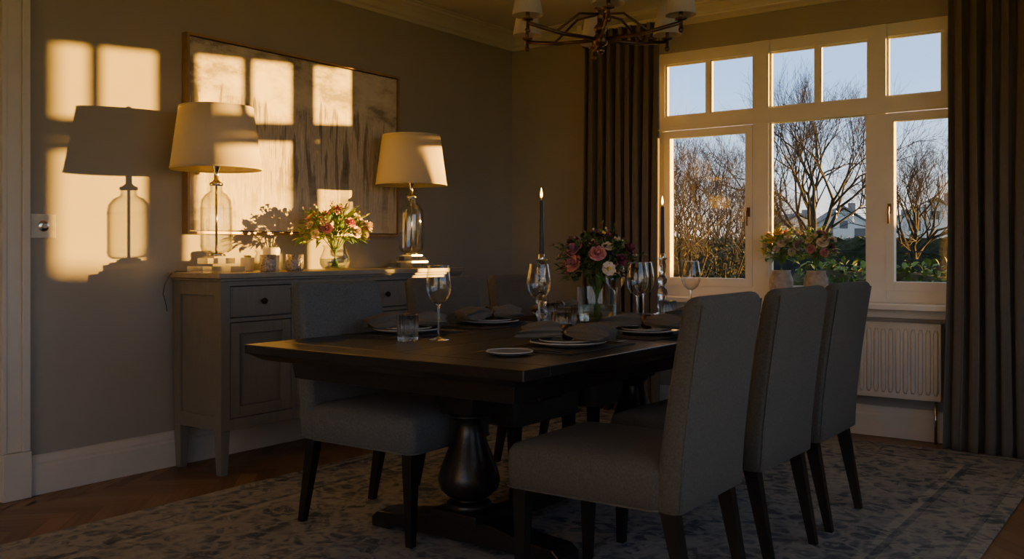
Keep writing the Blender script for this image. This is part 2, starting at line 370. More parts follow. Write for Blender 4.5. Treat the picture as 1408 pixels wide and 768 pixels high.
b.box((0,-4.84,DZ+.0205),(.022,-3.72,DZ+.12),'trim_paint'); b.box((.0225,-4.84,DZ+.085),(.036,-3.72,DZ+.12),'trim_paint')
b.obj('trim_3',bevel=.003)
b=MB(); b.box((-.10,DY0+.003,.005),(-.06,DY1-.003,DZ-.003),'trim_paint')
for z0,z1 in((.2,.85),(1.0,1.9)):
    for y0,y1 in((DY0+.1,DY0+.39),(DY1-.39,DY1-.1)): b.box((-.0595,y0,z0),(-.052,y1,z1),'trim_paint')
b.sphere((-.02,DY0+.06,1.0),.028,'brass_frame'); b.tube([(-.06,DY0+.06,1.0),(-.02,DY0+.06,1.0)],.01,'brass_frame'); b.obj('door_1',bevel=.003)

# main window
b=MB(); W='window_paint'; y0,y1=.02,.075
P1,P2=(1.94,2.047),(2.667,2.773)
b.box((WX0,y0,.87),(1.30,y1,WZ1-.075),W); b.box((3.42,y0,.87),(WX1,y1,WZ1-.075),W)
b.box((WX0,y0,WZ1-.075),(WX1,y1,WZ1),W); b.box((WX0,y0,WZ0),(WX1,y1,.87),W)
for p in(P1,P2): b.box((p[0],y0-.012,WZ0+.001),(p[1],y1-.004,WZ1-.001),W)
b.box((WX0+.001,y0-.006,1.945),(WX1-.001,y1-.002,2.03),W); b.box((WX0+.001,y0-.032,1.932),(WX1-.001,y0-.0065,1.95),W)
bays=((1.30,1.94),(2.047,2.667),(2.773,3.42))
for i,(a,c) in enumerate(bays):
    m=(a+c)/2
    b.box((m-.012,y0+.008,2.03),(m+.012,y1-.01,WZ1-.075),W)
    for (u0,u1) in((a,m-.012),(m+.012,c)):
        for t in((u0,u0+.012),(u1-.012,u1)): b.box((t[0],y0+.014,2.042),(t[1],y1-.016,WZ1-.087),W)
        for t in((2.03,2.042),(WZ1-.087,WZ1-.075)): b.box((u0,y0+.014,t[0]),(u1,y1-.016,t[1]),W)
    b.box((a,.046,2.03),(c,.049,WZ1-.07),'window_glass')
    if i!=1:
        w=.048; s0=y0-.018
        b.box((a+.001,s0,.871),(a+w,y1-.02,1.93),W); b.box((c-w,s0,.871),(c-.001,y1-.02,1.93),W)
        b.box((a+w,s0+.001,.871),(c-w,y1-.021,.925),W); b.box((a+w,s0+.001,1.88),(c-w,y1-.021,1.93),W)
        b.box((a+w,.034,.925),(c-w,.037,1.88),'window_glass')
        hx=c-w/2 if i==0 else a+w/2
        b.cbox((hx,y0-.025,1.36),(.018,.012,.06),'bronze'); b.tube([(hx,y0-.035,1.37),(hx,y0-.05,1.37),(hx,y0-.05,1.27)],.006,'bronze')
    else:
        w=.016
        b.box((a,y0+.006,.87),(a+w,y1-.02,1.945),W); b.box((c-w,y0+.006,.87),(c,y1-.02,1.945),W)
        b.box((a+w,y0+.007,.87),(c-w,y1-.021,.886),W); b.box((a+w,y0+.007,1.929),(c-w,y1-.021,1.945),W)
        b.box((a+w,.040,.886),(c-w,.043,1.929),'window_glass')
b.obj('window_1',bevel=.003)
b=MB(); b.box((WX0-.06,-.17,WZ0-.035),(WX1+.06,-.001,WZ0),W); b.box((WX0,-.0005,WZ0-.035),(WX1,.24,WZ0),W); b.box((WX0-.03,-.02,WZ0-.09),(WX1+.03,-.001,WZ0-.036),W); b.obj('trim_4',bevel=.006)

# radiator
b=MB(); rx0,rx1=1.62,3.10; E='radiator_enamel'
b.box((rx0,-.115,.25),(rx1,-.095,.685),E); b.box((rx0,-.05,.25),(rx1,-.035,.685),E)
b.box((rx0-.006,-.122,.255),(rx0-.0005,-.03,.69),E); b.box((rx1+.0005,-.122,.255),(rx1+.006,-.03,.69),E)
b.box((rx0,-.122,.686),(rx1,-.03,.692),E)
n=36
for i in range(n):
    x=rx0+.022+(rx1-rx0-.044)*i/(n-1); hw=.0150
    def ring(z,dy,w): return [(x-w,-.1145,z),(x-w*.55,-.115-dy,z),(x+w*.55,-.115-dy,z),(x+w,-.1145,z)]
    b.loft([ring(.28,.0005,hw*.6),ring(.30,.006,hw),ring(.63,.006,hw),ring(.655,.0005,hw*.6)],E,True)
b.tube([(rx0+.03,-.08,.26),(rx0+.03,-.08,.0)],.008,'chrome'); b.tube([(rx1-.03,-.08,.26),(rx1-.03,-.08,.0)],.008,'chrome')
b.box((rx0+.2,-.05,.45),(rx0+.24,-.001,.6),E); b.box((rx1-.24,-.05,.45),(rx1-.2,-.001,.6),E)
b.obj('radiator')

# curtains
def curtain(name,x0,x1,folds,yc,z0,z1,seed):
    random.seed(seed); ph=[U(0,6) for _ in range(6)]
    b=MB()
    def fn(u,v):
        z=z0+(z1-z0)*v
        s=u*folds*2*math.pi
        amp=.042*(1-.45*v**6)+.012*math.sin(3*u*6+ph[0])
        x=x0+(x1-x0)*u + .016*math.sin(s*2+ph[1])*(1-v*.7)+.012*math.sin(5*v+ph[2]+u*7)*(1-v)
        y=yc+amp*math.sin(s+.5*math.sin(2.2*v+ph[3]+u*3)*(1-v))+.012*math.sin(2*s+ph[4]+v*2)
        if v>.95: y=yc+(y-yc)*(1-.3*(v-.95)/.05)
        return (x,y,z)
    b.grid(fn,folds*18,40,'curtain_cloth')
    for i in range(folds):
        xx=x0+(x1-x0)*(i+.25)/folds
        b.cbox((xx,yc-.03,z1-.05),(.022,.05,.1),'curtain_cloth')
    return b.obj(name,solid=.004,fixn=False)
curtain('curtain',.80,1.38,8,-.215,.012,2.63,3)
curtain('curtain.001',3.17,3.86,9,-.225,.012,2.63,5)
b=MB(); b.box((.7,-.235,2.635),(4.0,-.2,2.66),'trim_paint')
for x in(.75,2.3,3.95): b.box((x-.02,-.22,2.6605),(x+.02,-.127,2.70),'trim_paint')
b.obj('curtain_rail')

b=MB(); b.cbox((0,0,.005),(2.99,4.4,.01),'rug_pile')
ob=b.obj('area_rug',bevel=.003); ob.location=(2.155,-2.45,.001)

# ------------------------------------------------------------------ sideboard
SY0,SY1,SD,SH=-2.985,-1.14,.42,1.0
b=MB(); P='sideboard_paint'
lw=.055
b.box((.015,SY0-.025,SH-.025),(SD+.02,SY1+.02,SH),'sideboard_top_wood'); b.box((.02,SY0-.008,SH-.04),(SD+.008,SY1+.008,SH-.0255),P)
for y in(SY0,SY1-lw):
    for x in(.03,SD-lw): b.frust((x+lw/2,y+lw/2,0),(lw*.72,lw*.72),(x+lw/2,y+lw/2,.22),(lw,lw),P); b.box((x,y,.22),(x+lw,y+lw,SH-.041),P)
b.box((.031,SY0+.012,.225),(SD-.012,SY1-.012,.25),P)
b.box((.031,SY0+.012,.25),(.045,SY1-.012,SH-.042),P)
for y in(SY0+.014,SY1-.024): 
    b.box((.085,y,.23),(SD-lw,y+.01,SH-.043),P)
for yy in((SY0+.002,SY0+.018),(SY1-.018,SY1-.002)):
    b.box((.085,yy[0],.221),(SD-lw,yy[1],.29),P); b.box((.085,yy[0],SH-.11),(SD-lw,yy[1],SH-.0415),P)
nb=4; ys=[SY0+(SY1-SY0)*i/nb for i in range(nb+1)]
b.box((SD-.025,SY0+lw,.222),(SD-.003,SY1-lw,.275),P); b.box((SD-.025,SY0+lw,SH-.065),(SD-.003,SY1-lw,SH-.0405),P)
b.box((SD-.025,SY0+lw,.755),(SD-.003,SY1-lw,.775),P)
for i in range(1,nb): b.box((SD-.03,ys[i]-.016,.2225),(SD-.002,ys[i]+.016,SH-.0408),P)
b.box((SD-.06,SY0+lw,.26),(SD-.035,SY1-lw,SH-.045),'leg_wood')
for i in range(nb):
    a=ys[i]+(lw if i==0 else .016)+.004; c=ys[i+1]-(lw if i==nb-1 else .016)-.004
    b.box((SD-.03,a,.779),(SD-.001,c,SH-.069),P)
    b.box((SD-.001,a+.006,.785),(SD+.003,c-.006,SH-.075),P)
    m=(a+c)/2
    b.sphere((SD+.022,m,.855),.016,'dark_knob',12,8); b.tube([(SD,m,.855),(SD+.02,m,.855)],.007,'dark_knob')
    s=.055
    b.box((SD-.03,a+s,.279+s),(SD-.018,c-s,.751-s),P)
    for q in(((a,.279),(a+s,.751)),((c-s,.279),(c,.751)),((a+s,.279),(c-s,.279+s)),((a+s,.751-s),(c-s,.751))):
        b.box((SD-.03,q[0][0],q[0][1]),(SD-.001,q[1][0],q[1][1]),P)
    ky=c-.028 if i%2==0 else a+.028
    b.sphere((SD+.02,ky,.60),.013,'dark_knob',12,8); b.tube([(SD-.005,ky,.60),(SD+.018,ky,.60)],.006,'dark_knob')
b.obj('sideboard',bevel=.0025)

# artwork
AY0,AY1,AZ0,AZ1=-2.917,-1.316,1.2,2.25
b=MB(); F='brass_frame'; t=.014
b.box((.002,AY0,AZ0),(.05,AY0+t,AZ1),F); b.box((.002,AY1-t,AZ0),(.05,AY1,AZ1),F); b.box((.002,AY0+t,AZ0),(.05,AY1-t,AZ0+t),F); b.box((.002,AY0+t,AZ1-t),(.05,AY1-t,AZ1),F)
b.box((.002,AY0+t,AZ0+t),(.008,AY1-t,AZ1-t),'leg_wood'); b.box((.0085,AY0+t+.006,AZ0+t+.006),(.040,AY1-t-.006,AZ1-t-.006),'abstract_canvas')
b.obj('framed_painting',origin=(.02,(AY0+AY1)/2,(AZ0+AZ1)/2))

b=MB(); b.box((0,-3.705,1.17),(.009,-3.59,1.28),'switch_plate')
b.M=Matrix.Translation((.009,-3.648,1.225))@Matrix.Rotation(math.pi/2,4,'Y'); b.lathe([(.026,0),(.026,.004),(.022,.006),(.0001,.006)],(0,0,0),'chrome'); b.lathe([(.011,0.006),(.010,.02),(.0001,.021)],(0,0,0),'trim_paint'); b.M=Matrix.Identity(4)
ob=b.obj('dimmer_switch',bevel=.002)

# table lamps
def lamp():
    b=MB(); z=0
    b.cbox((0,0,.0165),(.20,.20,.032),'crystal'); b.cbox((0,0,.039),(.15,.15,.012),'chrome'); b.cbox((0,0,.0595),(.13,.13,.028),'crystal'); b.cbox((0,0,.0785),(.10,.10,.009),'chrome')
    b.lathe([(.045,.083),(.045,.094),(.03,.098),(.03,.1)],(0,0,0),'chrome')
    o=[(.03,.10),(.06,.102),(.074,.112),(.078,.13),(.078,.33),(.074,.365),(.055,.395),(.034,.408),(.030,.42),(.030,.44)]
    b.lathe(o,(0,0,0),'thin_glass',40,cap=False)
    b.lathe([(r-.005,zz+(.003 if k==0 else 0)) for k,(r,zz) in enumerate(o)],(0,0,0),'thin_glass',40,cap=False)
    for zz in(.135,.325): b.lathe([(.0783,zz-.003),(.0795,zz),(.0783,zz+.003)],(0,0,0),'thin_glass',40,cap=False)
    b.lathe([(.034,.438),(.034,.452),(.02,.46),(.012,.47),(.012,.52),(.017,.525),(.017,.575),(.006,.58),(.006,.80),(.0001,.80)],(0,0,0),'chrome',16)
    b.tube([(0,0,.10),(0,0,.44)],.006,'chrome')
    b.sphere((0,0,.842),.012,'chrome'); b.tube([(0,0,.8),(0,0,.842)],.004,'chrome')
    zb,zt,rb,rt=.52,.835,.225,.182
    n=48; 
    b.lathe([(rb,zb),(rb*.5+rt*.5,(zb+zt)/2),(rt,zt),(rt-.003,zt),(rb*.5+rt*.5-.003,(zb+zt)/2),(rb-.003,zb)],(0,0,0),'shade_linen',n,closed=True)
    b.lathe([(rb+.001,zb),(rb+.001,zb+.008),(rb-.004,zb+.008),(rb-.004,zb)],(0,0,0),'small_shade',n,closed=True)
    b.lathe([(rt+.001,zt-.008),(rt+.001,zt),(rt-.004,zt),(rt-.004,zt-.008)],(0,0,0),'small_shade',n,closed=True)
    for k in range(3):
        a=k*2.094+.4; b.tube([(0,0,zt-.02),(rt*math.cos(a),rt*math.sin(a),zt-.02)],.002,'chrome',6)
    b.sphere((0,0,.64),.03,'cream_wax',12,8,1.3)
    return b.obj('table_lamp',bevel=0)
L1=lamp(); L1.location=(.279,-2.908,SH+.0005); inst(L1,'table_lamp.001',(.279,-1.455,SH+.0005))
b=MB(); b.tube([(.10,-2.93,SH+.004),(.06,-2.99,SH+.005),(.05,-3.018,SH-.01),(.035,-3.04,.94),(.012,-3.035,.89),(.010,-3.02,.85),(.010,-3.01,.80)],.002,'black_cord'); b.obj('lamp_cord')

# ------------------------------------------------------------------ flowers
def flower(b,c,r,mat,nrm,kind=0):
    n=Vector(nrm).normalized(); up=Vector((0,0,1)) if abs(n.z)<.95 else Vector((1,0,0))
    a=n.cross(up).normalized(); d=n.cross(a)
    Mx=Matrix((( a.x,d.x,n.x,c[0]),(a.y,d.y,n.y,c[1]),(a.z,d.z,n.z,c[2]),(0,0,0,1)))
    old=b.M; b.M=Mx
    layers=((.35,.95,.25,3),(.6,.8,.55,5),(.85,.5,.9,6),(1.0,.2,1.25,6)) if kind==0 else ((.9,.3,1.2,9),)
    for li,(rad,ht,op,np_) in enumerate(layers):
        for k in range(np_):
            t=2*math.pi*k/np_+li*.7+U(-.1,.1)
            w=(2.6/np_)*rad*r*1.15
            def fn(u,v,t=t,rad=rad,ht=ht,w=w,op=op):
                s=(u-.5)*2
                rr_=rad*r*(.15+.85*math.sin(min(v*op*1.35,1.57)))
                z=ht*r*v-.1*r*s*s*v
                ww=w*math.sin(math.pi*(.15+.7*v))
                px=rr_-.18*abs(s)**2*ww; py=s*ww
                return (px*math.cos(t)-py*math.sin(t),px*math.sin(t)+py*math.cos(t),z)
            b.grid(fn,3,3,mat)
    if kind==0: b.sphere((0,0,.35*r),.28*r,mat,7,5)
    else: b.sphere((0,0,.15*r),.28*r,'petal_yellow',7,5)
    b.M=old
def leaf(b,p,dirv,L,w,mat):
    d=Vector(dirv).normalized(); side=d.cross(Vector((U(-.4,.4),U(-.4,.4),1))).normalized(); n=side.cross(d)
    p=Vector(p); vs=[];
    for t,ww,dr in((0,.05,0),(.3,.9,.05),(.6,.85,.0),(.85,.45,-.08),(1,.02,-.18)):
        c=p+d*L*t+Vector((0,0,dr*L))
        vs+= [tuple(c-side*w*ww/2+n*w*.15*ww),tuple(c),tuple(c+side*w*ww/2+n*w*.15*ww)]
    fs=[]
    for i in range(4):
        for j in range(2): fs.append((i*3+j,i*3+j+1,i*3+j+4,i*3+j+3))
    b.add(vs,fs,mat,True)
def bouquet(b,c,rx,ry,rz,petals,leaves,nf,nl,fr,stem0,seed,nspr=10,xmin=-99,ymax=99):
    random.seed(seed); c=Vector(c); s0=Vector(stem0)
    ga=2.39996
    for i in range(nf):
        t=(i+.5)/nf; el=math.acos(1-t*1.15); az=i*ga+U(-.2,.2)
        d=Vector((math.sin(el)*math.cos(az),math.sin(el)*math.sin(az),math.cos(el)))
        k=U(.82,1.05)
        p=c+Vector((d.x*rx*k,d.y*ry*k,d.z*rz*k+.01))
        p.x=max(p.x,xmin+.03); p.y=min(p.y,ymax-.03)
        mid=(c+s0)/2+Vector((d.x*.01,d.y*.01,0))
        b.tube([s0+Vector((-d.x*.02,-d.y*.02,0)),mid,c*.6+p*.4-Vector((0,0,.02)),p],.0022,'stem_green',5)
        flower(b,p,fr*U(.7,1.15),random.choice(petals),d+Vector((0,0,.3)),0 if R()<.75 else 1)
    for i in range(nl):
        az=U(0,6.283); el=math.acos(U(-.35,1)); k=U(.45,1.02)
        d=Vector((math.sin(el)*math.cos(az),math.sin(el)*math.sin(az),math.cos(el)))
        p=c+Vector((d.x*rx*k,d.y*ry*k,d.z*rz*k)); p.x=max(p.x,xmin+.05); p.y=min(p.y,ymax-.05)
        leaf(b,p,d+Vector((U(-.6,.6),U(-.6,.6),U(-.3,.5))),U(.035,.06),U(.016,.028),random.choice(leaves))
    for i in range(nspr):
        az=i*ga+U(-.3,.3); el=U(.1,1.3)
        d=Vector((math.sin(el)*math.cos(az),math.sin(el)*math.sin(az),math.cos(el)))
        e=c+Vector((d.x*rx,d.y*ry,d.z*rz))*U(1.15,1.4); e.x=max(e.x,xmin+.04); e.y=min(e.y,ymax-.04)
        b.tube([c,(c+e)/2+Vector((0,0,.01)),e],[.002,.0018,.001],'stem_green',5)
        for k in range(9):
            q=c.lerp(e,.5+.5*k/8); leaf(b,q,d+Vector((U(-1,1),U(-1,1),U(-.5,.8))),U(.02,.035),U(.010,.018),random.choice(leaves))
            if R()<.35: b.sphere(tuple(q+Vector((U(-.01,.01),U(-.01,.01),.008))),.006,random.choice(petals),6,4)
def glassvase(b,c,r,h,kind):
    x,y,z=c
    if kind==0: o=[(.0005,0),(.6*r,0),(.85*r,.01),(r,.25*h),(r,.45*h),(.8*r,.75*h),(.72*r,.88*h),(.85*r,h)]
    else: o=[(.0005,0),(.80*r,0),(.86*r,.008),(.95*r,.5*h),(r,h)]
    b.lathe(o,(x,y,z),'thin_glass',32,cap=False)
    w=[(rr_-.004,max(zz,.008)) for k,(rr_,zz) in enumerate(o) if zz<.7*h and k>0]
    b.lathe([(.0005,.008)]+w+[(.0005,w[-1][1])],(x,y,z),'water',24,cap=False)
b=MB(); vx,vy=.245,-2.07
glassvase(b,(vx,vy,SH+.0005),.088,.14,0)
bouquet(b,(vx,vy,SH+.20),.17,.22,.145,['petal_pink','petal_cream','petal_pink','petal_mauve','petal_cream'],['leaf_green','leaf_lime','leaf_lime'],26,320,.036,(vx,vy,SH+.02),11,14,xmin=.065)
b.obj('flower_vase',fixn=False)
TZ=.765
b=MB(); tx,ty=1.93,-1.93
glassvase(b,(tx,ty,TZ),.10,.17,1)
bouquet(b,(tx,ty,TZ+.26),.18,.18,.16,['petal_plum','petal_mauve','petal_cream','petal_plum','petal_pink'],['leaf_dark','leaf_dark','leaf_green'],20,420,.042,(tx,ty,TZ+.03),21,20)
b.obj('flower_vase.001',fixn=False)
for k,(px,sd,pal) in enumerate(((2.165,31,['petal_yellow','petal_cream','petal_pink']),(2.385,32,['petal_pink','petal_mauve','petal_cream','petal_plum']))):
    b=MB(); py=-.085
    b.lathe([(r*1.08,z*1.2) for r,z in((.045,0),(.052,.01),(.068,.07),(.066,.11),(.052,.145),(.055,.155),(.048,.155),(.045,.14),(.0005,.135))],(px,py,WZ0),'stone_pot',24)
    bouquet(b,(px,py,WZ0+.295),.115,.08,.13,pal,['leaf_green','leaf_lime','leaf_lime'],20,190,.034,(px,py,WZ0+.16),sd,11,ymax=.0)
    b.obj('potted_flowers' if k==0 else 'potted_flowers.001',fixn=False)

def tealight(name,x,y,r,h):
    b=MB(); o=[(r*.85,0),(r,.01),(r*1.03,h*.5),(r,h)]
    b.lathe(o+[(r-.005,h),(r-.005,.012),(.0005,.012)],(x,y,SH),'mercury_glass',24,flute=.03,nfl=12)
    b.lathe([(.0005,.013),(r-.008,.013),(r-.008,h*.7),(.0005,h*.7)],(x,y,SH),'cream_wax',16,cap=False)
    return b.obj(name)
tealight('tealight_holder',.35,-2.64,.042,.09); tealight('tealight_holder.001',.35,-2.46,.046,.09)
b=MB(); x,y=.24,-2.53
b.lathe([(.042,0),(.045,.006),(.040,.012),(.044,.10),(.046,.12),(.040,.13),(.036,.122),(.0005,.12)],(x,y,SH),'cream_wax',20,flute=.04,nfl=7); b.tube([(x,y,SH+.12),(x,y,SH+.135)],.0015,'black_wax',5); b.obj('pillar_candle')
b=MB(); x,y=.18,-2.64; 
b.lathe([(.03,0),(.034,.005),(.036,.07),(.033,.075),(.031,.07),(.03,.01),(.0005,.01)],(x,y,SH),'cream_wax',20)
for k in range(16):
    leaf(b,(x+U(-.012,.012),y+U(-.012,.012),SH+.066),(U(-.8,.8),U(-.8,.8),1),.03,.016,'petal_cream' if k%3 else 'leaf_green')
b.obj('bud_pot',fixn=False)

# ------------------------------------------------------------------ table
TX0,TX1,TY0,TY1=1.42,2.70,-3.62,-1.20
b=MB(); T='table_wood'
b.box((TX0,TY0,TZ-.035),(TX1,TY0+.14,TZ),T); b.box((TX0,TY1-.14,TZ-.035),(TX1,TY1,TZ),T)
nb=6
for i in range(nb):
    xa=TX0+(TX1-TX0)*i/nb; xb=TX0+(TX1-TX0)*(i+1)/nb
    b.box((xa,TY0+.1405,TZ-.035),(xb,TY1-.1405,TZ),T)
cx=(TX0+TX1)/2; cy=(TY0+TY1)/2
b.frust((cx,cy,TZ-.06),(TX1-TX0-.10,TY1-TY0-.10),(cx,cy,TZ-.0355),(TX1-TX0-.02,TY1-TY0-.02),T)
b.frust((cx,cy,TZ-.13),(TX1-TX0-.26,TY1-TY0-.26),(cx,cy,TZ-.0605),(TX1-TX0-.24,TY1-TY0-.24),T)
for py in(-3.08,-1.80):
    b.cbox((cx,py,TZ-.155),(.75,.14,.049),T)
    b.frust((cx,py,.50),(.15,.15),(cx,py,.61),(.21,.21),T)
    b.lathe([(.075,.499),(.078,.49),(.055,.475),(.052,.455),(.060,.42),(.074,.38),(.094,.33),(.112,.28),(.118,.25),(.110,.22),(.085,.195),(.058,.182),(.055,.175),(.082,.168),(.088,.155),(.082,.142),(.07,.14)],(cx,py,0),T,32)
    b.cbox((cx,py,.13),(.22,.20,.03),T)
    poly=[(cx-.45,.012),(cx-.45,.05),(cx-.42,.075),(cx-.30,.085),(cx-.14,.115),(cx+.14,.115),(cx+.30,.085),(cx+.42,.075),(cx+.45,.05),(cx+.45,.012),(cx+.36,.012),(cx+.32,.03),(cx-.32,.03),(cx-.36,.012)]
    b.prism(poly,'y',py-.065,py+.065,T)
b.box((cx-.045,-3.0,.05),(cx+.045,-1.88,.10),T)
ob=b.obj('dining_table',bevel=.004)

# ------------------------------------------------------------------ chairs
def chairmesh(name,fab):
    b=MB()
    secs=[]
    for z,ins in((.345,.012),(.352,.0),(.44,-.003),(.465,.0),(.482,.010),(.492,.032),(.498,.08),(.501,.16)):
        secs.append([(.03+p[0],p[1],z) for p in rr(.54-2*ins,.50-2*ins,max(.035,.035+ins*.3),5)])
    b.loft(secs,fab)
    secs=[]
    def cxz(z): t=max(0,(z-.36)/.64); return -.262-.085*t**1.35
    zs=[.345,.352,.42,.5,.6,.7,.8,.88,.92,.948,.961,.969,.972]
    ins=[.010,.0,0,0,0,0,0,0,0,.002,.008,.018,.034]
    for z,i_ in zip(zs,ins):
        t=.088-.02*(z-.36)/.64; w=.485-.012*(z-.36)
        secs.append([(cxz(z)+p[0],p[1],z) for p in rr(t-2*min(i_,.028),w-2*i_,.024 if t-2*min(i_,.028)>.05 else (t-2*min(i_,.028))*.45,4)])
    b.loft(secs,fab)
    for sy in(-1,1):
        b.tube([(cxz(z)-.036+.01*(z-.36),sy*(.2355-.006*(z-.36)),z) for z in(.36,.5,.65,.8,.9,.95)],.0032,fab,6)
    b.tube([(.03+p[0],p[1],.352) for p in rr(.545,.505,.035,4)]+[(.03+.545/2,.505/2-.035,.352)],.0035,fab,6)
    for sy in(-1,1):
        b.frust((.262,sy*.212,0),(.028,.028),(.258,sy*.208,.35),(.048,.048),'leg_wood')
        b.frust((-.325,sy*.205,0),(.028,.028),(-.255,sy*.205,.35),(.05,.042),'leg_wood')
    me=b.mesh(name)
    import bmesh
    bm=bmesh.new(); bm.from_mesh(me); bmesh.ops.recalc_face_normals(bm,faces=bm.faces); bm.to_mesh(me); bm.free()
    return me
cm1=chairmesh('chair_mesh_a','chair_linen'); cm2=chairmesh('chair_mesh_b','chair_linen_grey')
k=0
for x,ys_,rot,ms in((1.655,(-3.05,-2.37,-1.74),0,(cm2,cm1,cm1)),(2.79,(-3.18,-2.53,-1.94),math.pi,(cm1,cm1,cm1))):
    for j,yy in enumerate(ys_):
        o=bpy.data.objects.new('dining_chair'+('' if k==0 else '.%03d'%k),ms[j]); k+=1
        o.location=(x,yy,.012); o.rotation_euler=(0,0,rot+math.radians((1.5,-1,.8)[j])); bpy.context.scene.collection.objects.link(o)

# ------------------------------------------------------------------ tableware
def fixme(me):
    import bmesh
    bm=bmesh.new(); bm.from_mesh(me); bmesh.ops.recalc_face_normals(bm,faces=bm.faces); bm.to_mesh(me); bm.free(); return me
def wineglass():
    b=MB(); foot=[(.0005,.0),(.040,.0),(.041,.002),(.02,.006),(.006,.012),(.0042,.03),(.0040,.12),(.006,.135),(.012,.1395),(.0005,.1415)]
    b.lathe(foot,(0,0,0),'crystal',28,cap=False)
    b.lathe([(.0005,.140),(.018,.142),(.036,.158),(.048,.185),(.051,.21),(.047,.25),(.040,.29)],(0,0,0),'bowl_glass',36,cap=False)
    b.lathe([(.0405,.2895),(.0408,.291),(.0395,.2918),(.0392,.290)],(0,0,0),'crystal',36,closed=True)
    return fixme(b.mesh('wineglass'))
def tumbler():
    b=MB(); o=[(.0005,0),(.034,0),(.037,.004),(.0395,.05),(.042,.10)]
    b.lathe(o,(0,0,0),'cut_crystal',56,smooth=False,flute=.055,nfl=14,cap=False)
    b.lathe([(.042,.10),(.0385,.1005),(.0355,.05),(.033,.016),(.0005,.015)],(0,0,0),'cut_crystal',56,smooth=True,cap=False)
    return b.mesh('tumbler')
wm,tm=wineglass(),tumbler()
def put(name,me,lst,z):
    for i,p in enumerate(lst):
        o=bpy.data.objects.new(name+('' if i==0 else '.%03d'%i),me); o.location=(p[0],p[1],z+.0005); o.rotation_euler=(0,0,p[2] if len(p)>2 else 0); bpy.context.scene.collection.objects.link(o)
put('wine_glass',wm,[(1.90,-3.07),(2.05,-2.60),(1.84,-1.60),(2.20,-2.02),(2.14,-1.33),(2.13,-1.83)],TZ)
put('crystal_tumbler',tm,[(1.82,-3.16),(1.805,-2.15),(2.05,-2.38),(2.17,-1.66),(2.31,-1.36),(2.20,-2.66)],TZ)
def candlestick():
    b=MB()
    pr=[(.0005,0),(.052,0),(.054,.006),(.042,.016),(.02,.026),(.014,.034),(.024,.046),(.028,.058),(.024,.07),(.013,.082),(.012,.088),(.02,.098),(.027,.115),(.027,.13),(.02,.148),(.012,.16),(.012,.166),(.022,.178),(.026,.192),(.022,.206),(.012,.218),(.013,.226),(.019,.24),(.020,.27),(.016,.285),(.014,.295),(.026,.303),(.027,.308),(.0005,.3085)]
    b.lathe(pr,(0,0,0),'cut_crystal',12,smooth=False,cap=False)
    b.lathe([(.015,.309),(.014,.33),(.0105,.332)],(0,0,0),'chrome',16,cap=False)
    b.lathe([(.0115,.31),(.0115,.36),(.0095,.57),(.006,.58),(.0005,.582)],(0,0,0),'black_wax',16,cap=False)
    b.tube([(0,0,.58),(.001,0,.592)],.001,'black_wax',5)
    b.lathe([(.0003,.586),(.004,.592),(.0055,.600),(.004,.613),(.0015,.624),(.0002,.632)],(0,0,0),'flame',10,cap=False)
    return b.mesh('candlestick')
put('candlestick',candlestick(),[(1.88,-2.335),(2.02,-1.42)],TZ)
for i,p in enumerate([(1.88,-2.335),(2.02,-1.42)]):
    l=bpy.data.lights.new('candle_glow','POINT'); l.energy=.6; l.color=(1,.5,.18); l.shadow_soft_size=.006
    o=bpy.data.objects.new('candle_flame_light'+('' if i==0 else '.001'),l); o.location=(p[0],p[1],TZ+.645); bpy.context.scene.collection.objects.link(o)

def setting(i,x,y,d):
    b=MB(); b.M=Matrix.Translation((x,y,TZ))@Matrix.Rotation(0 if d>0 else math.pi,4,'Z')
    b.loft([[(p[0],p[1],z) for p in rr(.31,.46,.01,2)] for z in(0.0005,.004)],'placemat_weave',False)
    return b.obj('placemat'+('' if i==0 else '.%03d'%i),origin=(x,y,TZ))
def plate(i,x,y):
    b=MB(); z0=TZ+.0045
    b.lathe([(.0005,0),(.085,0),(.09,.003),(.138,.014),(.14,.017),(.136,.018),(.09,.007),(.0005,.006)],(x,y,z0),'plate_ceramic',48,cap=False)
    b.lathe([(.1365,.0175),(.1405,.0165),(.1405,.0195),(.1365,.0195)],(x,y,z0),'rim_ceramic',48,closed=True)
    b.lathe([(.0005,.008),(.06,.008),(.065,.010),(.104,.019),(.106,.022),(.102,.023),(.065,.014),(.0005,.013)],(x,y,z0),'plate_ceramic',48,cap=False)
    b.lathe([(.1025,.0225),(.1065,.0215),(.1065,.0245),(.1025,.0245)],(x,y,z0),'rim_ceramic',48,closed=True)
    b.obj('dinner_plate'+('' if i==0 else '.%03d'%i),origin=(x,y,TZ))
def napkin(i,x,y,ang,seed):
    random.seed(seed); b=MB(); b.M=Matrix.Translation((x,y,TZ+.032))@Matrix.Rotation(ang,4,'Z')
    secs=[];ns=32;nc=48; p0=U(0,6)
    for s in range(ns+1):
        u=-1+2*s/ns; au=abs(u)
        w=.026+.048*min(1,au*1.5)**.8; h=.020+.018*min(1,au*2)-.016*max(0,au-.6)/.4
        L=.165*u; sec=[]
        for k in range(nc):
            a=2*math.pi*k/nc
            fold=1+ .20*math.cos(5*a+p0+1.2*u)*min(1,.3+au)+.08*math.cos(11*a+p0*2)
            yy=w*math.cos(a)*fold; zz=h*math.sin(a)*fold
            sec.append((L+ .016*math.sin(3*a+p0)*au,yy+.02*u*abs(u),max(zz,-.013)+.012+.010*(1-au)))
        secs.append(sec)
    b.loft(secs,'napkin_cloth')
    b.M=b.M@Matrix.Rotation(math.pi/2,4,'Y')
    b.lathe([(.029,-.012),(.031,-.012),(.031,.012),(.029,.012)],(-.022,0,0),'bronze',24,closed=True)
    b.obj('folded_napkin'+('' if i==0 else '.%03d'%i),origin=(x,y,TZ+.03))
cnt={}
